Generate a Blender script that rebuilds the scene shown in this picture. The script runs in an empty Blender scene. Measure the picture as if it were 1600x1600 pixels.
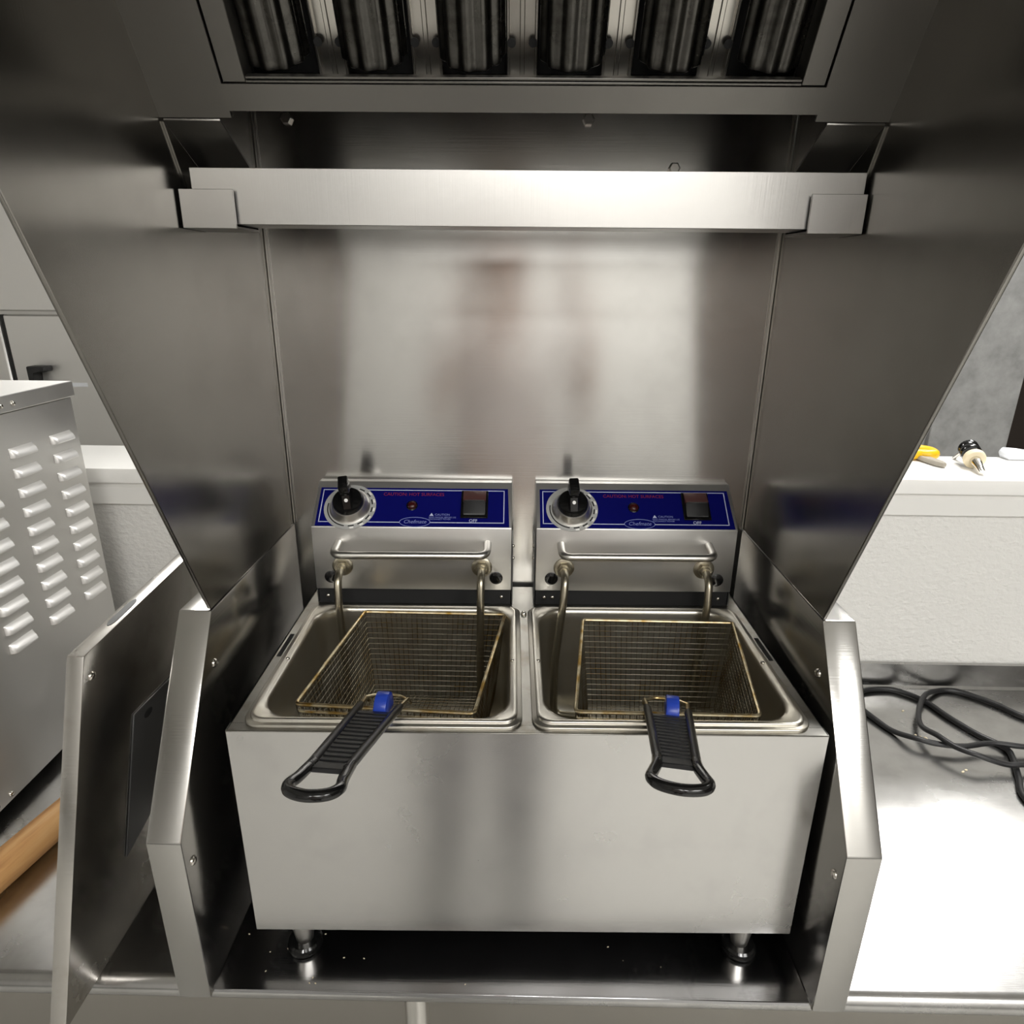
import bpy, bmesh, math, random
from mathutils import Vector, Matrix
random.seed(7)
S = bpy.context.scene
COL = S.collection
PI = math.pi

# ------------------------------------------------------------------ camera, light, exposure
def camera():
    pitch, yaw, roll = 0.3323, -0.013, 0.010
    f = Vector((math.sin(yaw)*math.cos(pitch), math.cos(yaw)*math.cos(pitch), -math.sin(pitch)))
    r = f.cross(Vector((0, 0, 1))).normalized()
    u = r.cross(f)
    r2 = r*math.cos(roll) + u*math.sin(roll)
    u2 = -r*math.sin(roll) + u*math.cos(roll)
    cd = bpy.data.cameras.new('camera')
    cd.sensor_width = 36.0
    cd.lens = 36.0*1029.24/1600.0
    cd.clip_start = 0.01
    o = bpy.data.objects.new('camera', cd)
    COL.objects.link(o)
    m = Matrix((r2, u2, -f)).transposed().to_4x4()
    m.translation = Vector((0.0031, -0.4916, 0.6553))
    o.matrix_world = m
    S.camera = o
camera()

w = bpy.data.worlds.new('world')
S.world = w
w.use_nodes = True
w.node_tree.nodes['Background'].inputs['Color'].default_value = (1, 0.97, 0.93, 1)
w.node_tree.nodes['Background'].inputs['Strength'].default_value = 0.05

def lamp(name, x, y, z, sx, sy, power, col=(1, 0.99, 0.965)):
    ld = bpy.data.lights.new(name, 'AREA')
    ld.shape = 'RECTANGLE'
    ld.size, ld.size_y = sx, sy
    ld.energy = power
    ld.color = col
    o = bpy.data.objects.new(name, ld)
    COL.objects.link(o)
    o.location = (x, y, z)
    return o
CEIL = 1.85
lamp('overhead_light', 1.67, 1.66, CEIL-0.02, 0.75, 0.65, 50)
lamp('overhead_light', 0.95, 0.80, CEIL-0.02, 0.6, 0.5, 26)  # added lamp without a known source, whitens the ledge and lights the person
lamp('overhead_light', -1.15, 1.75, CEIL-0.02, 0.5, 0.5, 38)
lamp('overhead_light', 1.65, -2.15, CEIL-0.02, 1.0, 1.15, 46)
lamp('overhead_light', 0.15, -2.4, CEIL-0.02, 1.2, 0.4, 50)  # added unseen lamp that brightens the wall behind the camera
S.view_settings.view_transform = 'Standard'
S.view_settings.look = 'None'
S.view_settings.exposure = 0.0
S.view_settings.gamma = 1.0
S.view_settings.use_curve_mapping = False
try:
    S.cycles.max_bounces = 10
    S.cycles.glossy_bounces = 8
    S.cycles.diffuse_bounces = 5
    S.cycles.sample_clamp_indirect = 4.0
    S.cycles.caustics_reflective = True
except Exception:
    pass

# ------------------------------------------------------------------ materials
def mat(name, base, rough=0.5, metal=0.0, spec=0.5, coat=0.0):
    m = bpy.data.materials.new(name)
    m.use_nodes = True
    b = m.node_tree.nodes['Principled BSDF']
    b.inputs['Base Color'].default_value = (*base, 1)
    b.inputs['Roughness'].default_value = rough
    b.inputs['Metallic'].default_value = metal
    b.inputs['Specular IOR Level'].default_value = spec
    b.inputs['Coat Weight'].default_value = coat
    return m

def nd(m, typ, **kw):
    n = m.node_tree.nodes.new(typ)
    for k, v in kw.items():
        setattr(n, k, v)
    return n

def lk(m, a, b):
    m.node_tree.links.new(a, b)

def noise(m, scale, stretch=(1, 1, 1), detail=3.0, rough=0.5):
    tc = nd(m, 'ShaderNodeTexCoord')
    mp = nd(m, 'ShaderNodeMapping')
    mp.inputs['Scale'].default_value = stretch
    n = nd(m, 'ShaderNodeTexNoise')
    n.inputs['Scale'].default_value = scale
    n.inputs['Detail'].default_value = detail
    n.inputs['Roughness'].default_value = rough
    lk(m, tc.outputs['Object'], mp.inputs['Vector'])
    lk(m, mp.outputs['Vector'], n.inputs['Vector'])
    return n.outputs['Fac']

def ramp(m, fac, stops):
    r = nd(m, 'ShaderNodeValToRGB')
    el = r.color_ramp.elements
    el[0].position, el[0].color = stops[0][0], (*stops[0][1], 1)
    el[1].position, el[1].color = stops[-1][0], (*stops[-1][1], 1)
    for p, c in stops[1:-1]:
        e = el.new(p)
        e.color = (*c, 1)
    lk(m, fac, r.inputs['Fac'])
    return r.outputs['Color']

def rng(m, fac, a, b, lo, hi):
    r = nd(m, 'ShaderNodeMapRange')
    for k, v in zip(('From Min', 'From Max', 'To Min', 'To Max'), (a, b, lo, hi)):
        r.inputs[k].default_value = v
    lk(m, fac, r.inputs['Value'])
    return r.outputs['Result']

def bump(m, fac, strength, dist=0.001):
    b = nd(m, 'ShaderNodeBump')
    b.inputs['Strength'].default_value = strength
    b.inputs['Distance'].default_value = dist
    lk(m, fac, b.inputs['Height'])
    lk(m, b.outputs['Normal'], m.node_tree.nodes['Principled BSDF'].inputs['Normal'])

def steel(name, base=(0.55, 0.54, 0.515), lo=0.22, hi=0.36, grain=(4, 4, 300), smudge=7.0, stain=None, bstr=0.10, aniso=0.0):
    """brushed stainless: fine directional grain, smudged roughness, optional blotchy tint"""
    m = mat(name, base, 0.3, 1.0)
    b = m.node_tree.nodes['Principled BSDF']
    s = noise(m, smudge, (1, 1, 1), 5.0, 0.62)
    lk(m, rng(m, s, 0.22, 0.78, lo, hi), b.inputs['Roughness'])
    if stain:
        s2 = noise(m, stain[0], (1, 1, 1), 6.0, 0.65)
        lk(m, ramp(m, s2, [(stain[2], base), (stain[3], stain[1])]), b.inputs['Base Color'])
    if aniso:
        tg = nd(m, 'ShaderNodeTangent', direction_type='RADIAL', axis='Z')
        lk(m, tg.outputs['Tangent'], b.inputs['Tangent'])
        b.inputs['Anisotropic'].default_value = aniso
        b.inputs['Anisotropic Rotation'].default_value = 0.25
    bump(m, noise(m, 3.0, grain, 2.0, 0.6), bstr, 0.0004)
    return m

M = {}
M['back'] = steel('back_wall_steel', (0.60, 0.59, 0.57), 0.16, 0.24, (4, 4, 300), 9.0, (14.0, (0.55, 0.54, 0.52), 0.50, 0.72), aniso=0.8)
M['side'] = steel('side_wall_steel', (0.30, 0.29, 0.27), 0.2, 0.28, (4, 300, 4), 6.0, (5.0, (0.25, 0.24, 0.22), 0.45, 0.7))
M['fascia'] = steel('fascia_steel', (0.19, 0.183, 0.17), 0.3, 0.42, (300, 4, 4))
M['hood'] = steel('fender_steel', (0.45, 0.44, 0.42), 0.16, 0.24, (4, 4, 300))
M['front'] = steel('fryer_front_steel', (0.60, 0.59, 0.575), 0.22, 0.3, (4, 4, 300), 8.0, (18.0, (0.55, 0.54, 0.53), 0.52, 0.75), aniso=0.7)
M['tank'] = steel('tank_steel', (0.62, 0.60, 0.545), 0.26, 0.38, (4, 4, 200), 12.0, (9.0, (0.56, 0.51, 0.41), 0.45, 0.8))
M['counter'] = steel('counter_steel', (0.46, 0.455, 0.445), 0.18, 0.32, (4, 200, 4), 14.0, (22.0, (0.38, 0.375, 0.365), 0.45, 0.7))
M['pan'] = steel('base_pan_steel', (0.42, 0.42, 0.43), 0.12, 0.2, (4, 200, 4), 10.0)
M['oven'] = steel('oven_steel', (0.72, 0.71, 0.69), 0.36, 0.48, (300, 4, 4), 6.0)
M['cover'] = steel('loose_panel_steel', (0.56, 0.54, 0.51), 0.18, 0.32, (4, 4, 200), 10.0, (16.0, (0.46, 0.43, 0.39), 0.5, 0.7))
M['fridge'] = steel('refrigerator_steel', (0.80, 0.79, 0.77), 0.4, 0.5, (300, 4, 4), 3.0)
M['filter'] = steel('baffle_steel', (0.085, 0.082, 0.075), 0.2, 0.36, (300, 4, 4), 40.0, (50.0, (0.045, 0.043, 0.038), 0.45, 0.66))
M['trough'] = steel('trough_steel', (0.50, 0.49, 0.475), 0.28, 0.33, (300, 4, 4), 3.0)
M['head'] = steel('control_head_steel', (0.70, 0.69, 0.67), 0.36, 0.46, (300, 4, 4), 10.0)
M['channel'] = mat('filter_channel_steel', (0.50, 0.48, 0.44), 0.24, 1.0)
M['deck'] = steel('fryer_deck_steel', (0.34, 0.33, 0.305), 0.3, 0.42, (200, 4, 4), 14.0, (30.0, (0.22, 0.195, 0.155), 0.5, 0.75))
M['louver'] = mat('louver_steel_lit', (0.88, 0.87, 0.85), 0.5, 0.85)  # lighter than the oven steel, painting in the light on the louvers
M['chrome'] = mat('polished_steel', (0.70, 0.67, 0.61), 0.16, 1.0)
M['bright'] = mat('satin_steel', (0.74, 0.72, 0.68), 0.3, 1.0)
M['element'] = mat('element_tube_steel', (0.42, 0.385, 0.30), 0.3, 1.0)
M['wire'] = mat('basket_wire', (0.30, 0.27, 0.21), 0.34, 1.0)
b_ = M['wire'].node_tree.nodes['Principled BSDF']
lk(M['wire'], ramp(M['wire'], noise(M['wire'], 40.0), [(0.4, (0.40, 0.37, 0.30)), (0.68, (0.18, 0.125, 0.05))]), b_.inputs['Base Color'])
M['rim'] = mat('basket_rim_wire', (0.62, 0.52, 0.30), 0.3, 1.0)
lk(M['rim'], ramp(M['rim'], noise(M['rim'], 60.0), [(0.42, (0.66, 0.58, 0.40)), (0.66, (0.40, 0.25, 0.06))]), M['rim'].node_tree.nodes['Principled BSDF'].inputs['Base Color'])
M['black'] = mat('black_plastic', (0.012, 0.012, 0.013), 0.32)
M['blackmatte'] = mat('black_rubber', (0.012, 0.012, 0.012), 0.55)
M['gloss_black'] = mat('gloss_black_plastic', (0.006, 0.006, 0.006), 0.12)
M['dark'] = mat('gap_shade_black', (0.01, 0.01, 0.01), 0.8)  # black that stands for shade in gaps, holes and the hood interior
M['blue'] = mat('blue_plastic', (0.02, 0.06, 0.45), 0.28)
M['panelblue'] = mat('blue_face_print', (0.001, 0.002, 0.105), 0.5, 0.0, 0.12)
M['print'] = mat('white_print', (0.55, 0.58, 0.75), 0.5)
M['printred'] = mat('red_print', (0.22, 0.010, 0.035), 0.5)
M['printdim'] = mat('pale_blue_print', (0.22, 0.26, 0.55), 0.5)
M['dialring'] = mat('silver_dial_print', (0.62, 0.62, 0.60), 0.4, 0.5)
M['redlens'] = mat('red_lamp_lens', (0.035, 0.001, 0.001), 0.3)
M['switchred'] = mat('dull_red_switch', (0.075, 0.025, 0.022), 0.4)
M['white'] = mat('white_paint', (0.80, 0.79, 0.76), 0.5)
M['ledge'] = mat('white_gloss_ledge', (0.90, 0.89, 0.86), 0.35)
M['wallpaint'] = mat('textured_white_paint', (0.76, 0.75, 0.72), 0.7)
bump(M['wallpaint'], noise(M['wallpaint'], 90.0, (1, 1, 1.4), 3.0, 0.55), 0.6, 0.005)
M['room'] = mat('room_wall_paint', (0.74, 0.73, 0.71), 0.8)
M['ceil'] = mat('ceiling_paint', (0.70, 0.69, 0.66), 0.9)
M['grey'] = mat('grey_mottled_wall', (0.24, 0.24, 0.235), 0.8)
lk(M['grey'], ramp(M['grey'], noise(M['grey'], 18.0, (1, 1, 1), 6.0, 0.65), [(0.35, (0.20, 0.20, 0.196)), (0.7, (0.30, 0.30, 0.294))]), M['grey'].node_tree.nodes['Principled BSDF'].inputs['Base Color'])
M['brown'] = mat('dark_brown_wall', (0.035, 0.026, 0.02), 0.8)
M['floor'] = mat('floor_tile', (0.60, 0.59, 0.56), 0.65)
M['galv'] = steel('undershelf_steel', (0.60, 0.58, 0.54), 0.4, 0.55, (4, 200, 4))
M['yellow'] = mat('yellow_plastic', (0.85, 0.50, 0.01), 0.35)
M['bladegrey'] = mat('grey_sheath', (0.33, 0.30, 0.25), 0.5)
M['cream'] = mat('cream_stopper', (0.80, 0.70, 0.50), 0.5)
M['paper'] = mat('white_plastic', (0.80, 0.82, 0.86), 0.5)
M['plate'] = mat('dark_grey_plate', (0.05, 0.05, 0.05), 0.3)
M['wood'] = mat('oiled_wood', (0.5, 0.27, 0.10), 0.45)
lk(M['wood'], ramp(M['wood'], noise(M['wood'], 14.0, (3.5, 3.5, 0.35), 5.0, 0.6), [(0.32, (0.42, 0.20, 0.07)), (0.5, (0.66, 0.36, 0.14)), (0.7, (0.76, 0.48, 0.22))]), M['wood'].node_tree.nodes['Principled BSDF'].inputs['Base Color'])
M['cord'] = mat('black_cable_rubber', (0.012, 0.012, 0.013), 0.42)

# ------------------------------------------------------------------ mesh helpers
class MB:
    def __init__(s):
        s.bm = bmesh.new()
    def add(s, vs, fs, mx=None):
        v = [s.bm.verts.new(mx @ Vector(p) if mx else p) for p in vs]
        out = []
        for f in fs:
            try:
                out.append(s.bm.faces.new([v[i] for i in f]))
            except ValueError:
                pass
        return v, out
    def box(s, x0, x1, y0, y1, z0, z1, bev=0.0, mx=None, seg=1):
        x0, x1 = min(x0, x1), max(x0, x1); y0, y1 = min(y0, y1), max(y0, y1); z0, z1 = min(z0, z1), max(z0, z1)
        vs = [(x0, y0, z0), (x1, y0, z0), (x1, y1, z0), (x0, y1, z0), (x0, y0, z1), (x1, y0, z1), (x1, y1, z1), (x0, y1, z1)]
        fs = [(0, 3, 2, 1), (4, 5, 6, 7), (0, 1, 5, 4), (1, 2, 6, 5), (2, 3, 7, 6), (3, 0, 4, 7)]
        v, f = s.add(vs, fs, mx)
        s._bev(f, bev, seg)
        return s
    def _bev(s, f, bev, seg=1):
        if bev > 0:
            e = list({e for q in f for e in q.edges})
            bmesh.ops.bevel(s.bm, geom=e, offset=bev, segments=seg, affect='EDGES', profile=0.5)
    def prism(s, poly, axis, a, b, bev=0.0, mx=None, seg=1):
        """poly: 2-D points in the plane across `axis`; extruded from a to b"""
        def P(p, t):
            if axis == 'x': return (t, p[0], p[1])
            if axis == 'y': return (p[0], t, p[1])
            return (p[0], p[1], t)
        n = len(poly)
        vs = [P(p, a) for p in poly] + [P(p, b) for p in poly]
        fs = [tuple(range(n))[::-1], tuple(range(n, 2*n))] + [(i, (i+1) % n, n+(i+1) % n, n+i) for i in range(n)]
        v, f = s.add(vs, fs, mx)
        s._bev(f, bev, seg)
        return s
    def loft(s, loops, cap0=False, cap1=False, closed=True, mx=None, wrap=False):
        n = len(loops[0])
        vs = [p for L in loops for p in L]
        fs = []
        m = n if closed else n-1
        K = len(loops)
        for k in range(K if wrap else K-1):
            for i in range(m):
                j = (i+1) % n
                k2 = (k+1) % K
                fs.append((k*n+i, k*n+j, k2*n+j, k2*n+i))
        if cap0: fs.append(tuple(range(n))[::-1])
        if cap1: fs.append(tuple(range((K-1)*n, K*n)))
        s.add(vs, fs, mx)
        return s
    def tube(s, path, r, n=8, closed=False, mx=None, flat=1.0):
        P = [Vector(p) for p in path]
        K = len(P)
        loops = []
        up = None
        for i in range(K):
            if closed:
                t = P[(i+1) % K] - P[i-1]
            else:
                t = P[min(i+1, K-1)] - P[max(i-1, 0)]
            t.normalize()
            if up is None:
                a = Vector((0, 0, 1)) if abs(t.z) < 0.9 else Vector((0, 1, 0))
                up = (a - t*a.dot(t)).normalized()
            else:
                up = (up - t*up.dot(t)).normalized()
            sd = t.cross(up)
            rr = r[i] if isinstance(r, (list, tuple)) else r
            loops.append([tuple(P[i] + sd*math.cos(2*PI*k/n)*rr + up*math.sin(2*PI*k/n)*rr*flat) for k in range(n)])
        s.loft(loops, not closed, not closed, True, mx, wrap=closed)
        return s
    def lathe(s, prof, n=20, mx=None, cap=True):
        loops = [[(r*math.cos(2*PI*k/n), r*math.sin(2*PI*k/n), z) for k in range(n)] for r, z in prof]
        s.loft(loops, cap, cap, True, mx)
        return s
    def build(s, name, m, parent=None, smooth=40, loc=None):
        bm = s.bm
        bmesh.ops.recalc_face_normals(bm, faces=bm.faces)
        if smooth:
            lim = math.radians(smooth)
            for f in bm.faces: f.smooth = True
            for e in bm.edges:
                if len(e.link_faces) == 2 and e.calc_face_angle(0) > lim: e.smooth = False
        me = bpy.data.meshes.new(name)
        bm.to_mesh(me)
        bm.free()
        me.materials.append(m)
        o = bpy.data.objects.new(name, me)
        COL.objects.link(o)
        if parent: o.parent = parent
        if loc: o.location = loc
        return o

def thing(name, label, cat, loc=(0, 0, 0), rz=0.0, group=None):
    o = bpy.data.objects.new(name, None)
    COL.objects.link(o)
    o.empty_display_size = 0.05
    o.location = loc
    o.rotation_euler = (0, 0, rz)
    return tag(o, label, cat, group)
def tag(o, label, cat, group=None):
    o['label'] = label; o['category'] = cat
    if group: o['group'] = group
    return o
def struct(o):
    o['kind'] = 'structure'
    return o
def same(o, parent=None, loc=None, name=None):
    c = o.copy()
    COL.objects.link(c)
    if parent: c.parent = parent
    if loc is not None: c.location = loc
    return c

def spline(pts, per=8, closed=False):
    P = [Vector(p) for p in pts]
    n = len(P)
    out = []
    for i in range(n if closed else n-1):
        p0 = P[i-1] if (closed or i > 0) else P[0]
        p1, p2 = P[i], P[(i+1) % n]
        p3 = P[(i+2) % n] if (closed or i+2 < n) else P[-1]
        for k in range(per):
            t = k/per
            out.append(0.5*((2*p1) + (p2-p0)*t + (2*p0-5*p1+4*p2-p3)*t*t + (3*p1-p0-3*p2+p3)*t**3))
    if not closed: out.append(P[-1])
    return [tuple(v) for v in out]

def fillet(pts, r, n=6):
    """round the inner corners of an open 3-D polyline"""
    P = [Vector(p) for p in pts]
    out = [P[0]]
    for i in range(1, len(P)-1):
        a, b, c = P[i-1], P[i], P[i+1]
        d1, d2 = (a-b), (c-b)
        q = min(r, d1.length*0.49, d2.length*0.49)
        s, e = b + d1.normalized()*q, b + d2.normalized()*q
        for k in range(n+1):
            t = k/n
            out.append((1-t)**2*s + 2*t*(1-t)*b + t*t*e)
    out.append(P[-1])
    return [tuple(v) for v in out]

def rrect(x0, x1, y0, y1, r, z, n=6):
    out = []
    for cx, cy, a0 in ((x1-r, y1-r, 0), (x0+r, y1-r, 90), (x0+r, y0+r, 180), (x1-r, y0+r, 270)):
        for k in range(n+1):
            a = math.radians(a0 + 90*k/n)
            out.append((cx + r*math.cos(a), cy + r*math.sin(a), z))
    return out

def frame_mx(o, u, v, w_):
    m = Matrix((Vector(u), Vector(v), Vector(w_))).transposed().to_4x4()
    m.translation = Vector(o)
    return m

def text(name, body, size, mx, m, parent, ax='CENTER', thick=0.0001, sx=1.0, shear=0.0):
    c = bpy.data.curves.new(name, 'FONT')
    c.body = body
    c.size = size
    c.align_x = ax
    c.align_y = 'CENTER'
    c.extrude = thick
    c.shear = shear
    c.resolution_u = 3
    t = bpy.data.objects.new(name + '_curve', c)
    me = bpy.data.meshes.new_from_object(t)
    bpy.data.objects.remove(t)
    bpy.data.curves.remove(c)
    me.name = name
    me.transform(mx @ Matrix.Diagonal((sx, 1, 1, 1)))
    me.materials.clear()
    me.materials.append(m)
    o = bpy.data.objects.new(name, me)
    COL.objects.link(o)
    o.parent = parent
    return o

def screw(name, m, parent, p, axis, r=0.004, h=0.0025):
    """round-headed screw at p whose head points along axis"""
    a = Vector(axis).normalized()
    q = Vector((0, 0, 1)).rotation_difference(a).to_matrix().to_4x4()
    q.translation = Vector(p)
    b = MB().lathe([(r, -0.0004), (r, h*0.3), (r*0.85, h*0.7), (r*0.5, h*0.95), (r*0.12, h)], 14, q)
    return b.build(name, m, parent, 60)

# ------------------------------------------------------------------ room
FZ = -0.905
struct(MB().box(-3.2, 3.6, -2.8, 4.0, FZ-0.05, FZ).build('floor', M['floor']))
struct(MB().box(-3.2, 3.6, -2.8, 4.0, CEIL, CEIL+0.05).build('ceiling', M['ceil']))
struct(MB().box(-3.25, -3.2, -2.8, 4.0, FZ, CEIL).build('wall_left', M['room']))
struct(MB().box(3.6, 3.65, -2.8, 4.0, FZ, CEIL).build('wall_right', M['brown']))
struct(MB().box(-3.2, 3.6, -2.85, -2.8, FZ, CEIL).build('wall_front', M['room']))
struct(MB().box(-3.2, 3.6, 4.0, 4.05, FZ, CEIL).build('wall_far', M['brown']))
struct(MB().box(-3.2, 3.6, 0.522, 0.642, FZ, 0.352).build('wall_back', M['wallpaint']))
struct(MB().box(-3.2, 3.6, 0.503, 0.657, 0.351, 0.375, 0.0015, None, 2).build('trim_1', M['ledge']))
struct(MB().prism([(0.522, 0.313), (0.510, 0.314), (0.509, 0.342), (0.514, 0.346), (0.514, 0.351), (0.522, 0.351)], 'x', -3.2, 3.6).build('trim_2', M['white']))
g = MB()
g.box(0.45, 1.118, 1.31, 1.42, FZ, CEIL)
g.box(1.118, 1.333, 1.295, 1.42, FZ, CEIL, 0.002)
struct(g.build('wall_center', M['grey']))

struct(MB().box(-3.2, 3.6, -2.80, -2.775, FZ, -0.42, 0.004).build('added_dark_band', M['grey']))  # unseen band added to darken what the lower back panel reflects

# ------------------------------------------------------------------ prep table
t = thing('prep_table', 'long stainless steel worktable with rounded front edge carrying the fryer and hood', 'table', (0, 0, 0))
prof = [(0.518, 0.041), (0.511, 0.041), (0.509, 0.0), (0.505, -0.004), (-0.020, -0.004)]
for k in range(1, 13):
    a = PI/2 + PI*k/12
    prof.append((-0.020 + 0.0125*math.cos(a), -0.0165 + 0.0125*math.sin(a)))
prof += [(-0.005, -0.029), (0.0, -0.012), (0.518, -0.012)]
MB().prism(prof, 'x', -2.2, 2.2).build('worktop', M['counter'], t)
MB().box(-2.15, 2.15, 0.06, 0.50, -0.62, -0.60, 0.003).build('undershelf', M['galv'], t)
for x, y in ((-2.1, 0.03), (-0.106, 0.03), (2.1, 0.03), (-2.1, 0.47), (-0.106, 0.47), (2.1, 0.47)):
    MB().lathe([(0.0125, FZ), (0.0165, FZ+0.004), (0.0165, FZ+0.05), (0.0135, FZ+0.055), (0.0135, -0.013)], 20, Matrix.Translation((x, y, 0))).build('leg', M['bright'], t)

# ------------------------------------------------------------------ hood enclosure
HX = 0.2905
hood = thing('fryer_hood', 'tall stainless steel exhaust hood enclosure boxed around the twin fryer', 'hood')
MB().box(-HX-0.004, HX+0.004, HX+0.0195, 0.314, 0.0, 1.12).build('back_panel', M['back'], hood)
SL = (-0.089-0.068)/(0.702-0.358)           # slope of the side panels' front edge
yt = 0.068 + SL*(0.96-0.358)
for sx in (-1, 1):
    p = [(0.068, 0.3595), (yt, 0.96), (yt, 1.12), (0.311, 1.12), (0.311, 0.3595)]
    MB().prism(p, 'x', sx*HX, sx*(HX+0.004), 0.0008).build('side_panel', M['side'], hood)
    q = [(-0.045, -0.0035), (-0.045, 0.188), (0.068, 0.358), (0.312, 0.358), (0.312, -0.0035)]
    fd = MB().prism(q, 'x', sx*HX, sx*(HX+0.0315), 0.0016, None, 2).build('side_fender', M['hood'], hood)
    for y, z in ((0.058, 0.307), (-0.033, 0.157)):
        screw('screw', M['chrome'], fd, (sx*HX, y, z), (-sx, 0, 0), 0.0045, 0.003)
    MB().box(sx*(HX-0.0035), sx*HX, 0.3065, 0.310, 0.36, 1.1, 0.0008).build('corner_seam', M['bright'], hood)
MB().box(-HX-0.004, HX+0.004, yt, 0.314, 1.12, 1.124).build('top_panel', M['side'], hood)
MB().box(-HX-0.004, HX+0.004, yt-0.002, yt, 1.0, 1.124).build('front_lip', M['side'], hood)
pan = MB()
pan.box(-HX+0.0005, HX-0.0005, -0.037, 0.3095, -0.0035, 0.0)
pan.box(-HX+0.0005, HX-0.0005, -0.0395, -0.037, -0.0035, 0.0012, 0.0006)
pan.build('base_pan', M['pan'], hood)
for x, z in ((-0.253, 0.821), (0.07, 0.822), (0.165, 0.776)):
    bm_ = MB().lathe([(0.0062, 0), (0.0062, 0.004), (0.005, 0.005)], 6, frame_mx((x, 0.310, z), (1, 0, 0), (0, 0, 1), (0, -1, 0)))
    bm_.build('bolt', M['bright'], hood)
# sloping fascia with the filter opening, in its own frame (x, v up the slope, w out of the face)
TH = math.radians(58)
FM = frame_mx((0, 0.108, 0.777), (1, 0, 0), (0, -math.cos(TH), math.sin(TH)), (0, -math.sin(TH), -math.cos(TH)))
fz = MB()
fz.box(-0.2325, 0.2325, 0.008, 0.027, -0.003, 0, 0, FM)
fz.box(-HX, -0.2325, 0.003, 0.34, -0.003, 0, 0, FM)
fz.box(0.2325, HX, 0.003, 0.34, -0.003, 0, 0, FM)
fz.box(-0.2325, 0.2325, 0.305, 0.34, -0.003, 0, 0, FM)
fz.build('fascia', M['fascia'], hood)
fz = MB().box(-HX, HX, 0.009, 0.0105, -0.080, -0.003, 0, FM)
fz.box(-HX, HX, 0.0105, 0.34, -0.080, -0.0785, 0, FM)
fz.build('light_block_plate', M['trough'], hood)  # unseen plates added to stop bright spots and lighten the back panel's reflection
for sx in (-1, 1):
    # J-shaped bracket that carries one end of the trough
    c = [(0.1075, 0.7775), (0.1655, 0.7495), (0.1655, 0.7005), (0.1180, 0.7005)]
    o_ = [(0.1180, 0.6985), (0.1675, 0.6985), (0.1675, 0.7510), (0.1080, 0.7795)]
    a, b = sx*0.2425, sx*0.2885
    br = MB().prism(c + o_, 'x', a, b, 0.0003).build('bracket', M['fascia'], hood)
    MB().box(a, b, 0.1160, 0.1180, 0.6985, 0.7290, 0.0003).build('front_clip', M['trough'], br)
    MB().prism([(0.1085, 0.777), (0.1655, 0.749), (0.1655, 0.7015), (0.150, 0.7015)], 'x', sx*0.2887, sx*0.2903).build('gusset', M['side'], br)

# ------------------------------------------------------------------ trough under the filters
tr = thing('grease_trough', 'long narrow stainless grease trough hanging across the hood below the filters', 'trough', (0.004, 0, 0))
u = MB()
u.box(-0.2835, 0.2835, 0.1215, 0.1230, 0.7020, 0.7460, 0.0004)
u.box(-0.2835, 0.2835, 0.1230, 0.1600, 0.7020, 0.7035)
u.box(-0.2835, 0.2835, 0.1600, 0.1615, 0.7020, 0.7440, 0.0004)
u.build('trough_body', M['trough'], tr)
for sx in (-1, 1):
    MB().box(sx*0.2820, sx*0.2835, 0.1232, 0.1598, 0.7037, 0.7440, 0.0003).build('end_cap', M['trough'], tr)

# ------------------------------------------------------------------ baffle filter
bf = thing('baffle_filter', 'fluted stainless baffle grease filter in the sloping hood face overhead', 'filter')
fr = MB()
fr.box(-0.2315, -0.2135, 0.0275, 0.304, -0.022, -0.0015, 0.0006, FM)
fr.box(0.2135, 0.2315, 0.0275, 0.304, -0.022, -0.0015, 0.0006, FM)
fr.box(-0.2135, 0.2135, 0.0275, 0.0292, -0.006, -0.0012, 0.0003, FM)
fr.box(-0.2135, 0.2135, 0.0297, 0.0316, -0.008, -0.0024, 0.0003, FM)
fr.box(-0.2135, 0.2135, 0.286, 0.304, -0.022, -0.0015, 0.0006, FM)
fr.build('filter_frame', M['fascia'], bf)
MB().box(-0.2300, 0.2300, 0.0120, 0.304, -0.075, -0.072, 0, FM).build('interior_shade_sheet', M['dark'], bf)  # black sheet painting in the shade behind the baffles
bb = None
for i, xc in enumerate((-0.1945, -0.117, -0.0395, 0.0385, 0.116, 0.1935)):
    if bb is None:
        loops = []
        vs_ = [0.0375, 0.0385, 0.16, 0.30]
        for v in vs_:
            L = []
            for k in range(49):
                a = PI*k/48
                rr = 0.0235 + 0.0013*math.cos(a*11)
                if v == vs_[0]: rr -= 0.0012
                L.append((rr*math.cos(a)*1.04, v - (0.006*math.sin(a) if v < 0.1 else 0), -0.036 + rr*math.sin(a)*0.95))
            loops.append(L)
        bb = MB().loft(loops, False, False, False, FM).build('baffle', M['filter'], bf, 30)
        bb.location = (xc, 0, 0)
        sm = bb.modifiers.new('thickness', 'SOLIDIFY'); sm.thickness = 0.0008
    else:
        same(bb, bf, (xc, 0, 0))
ch = dh = None
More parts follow.
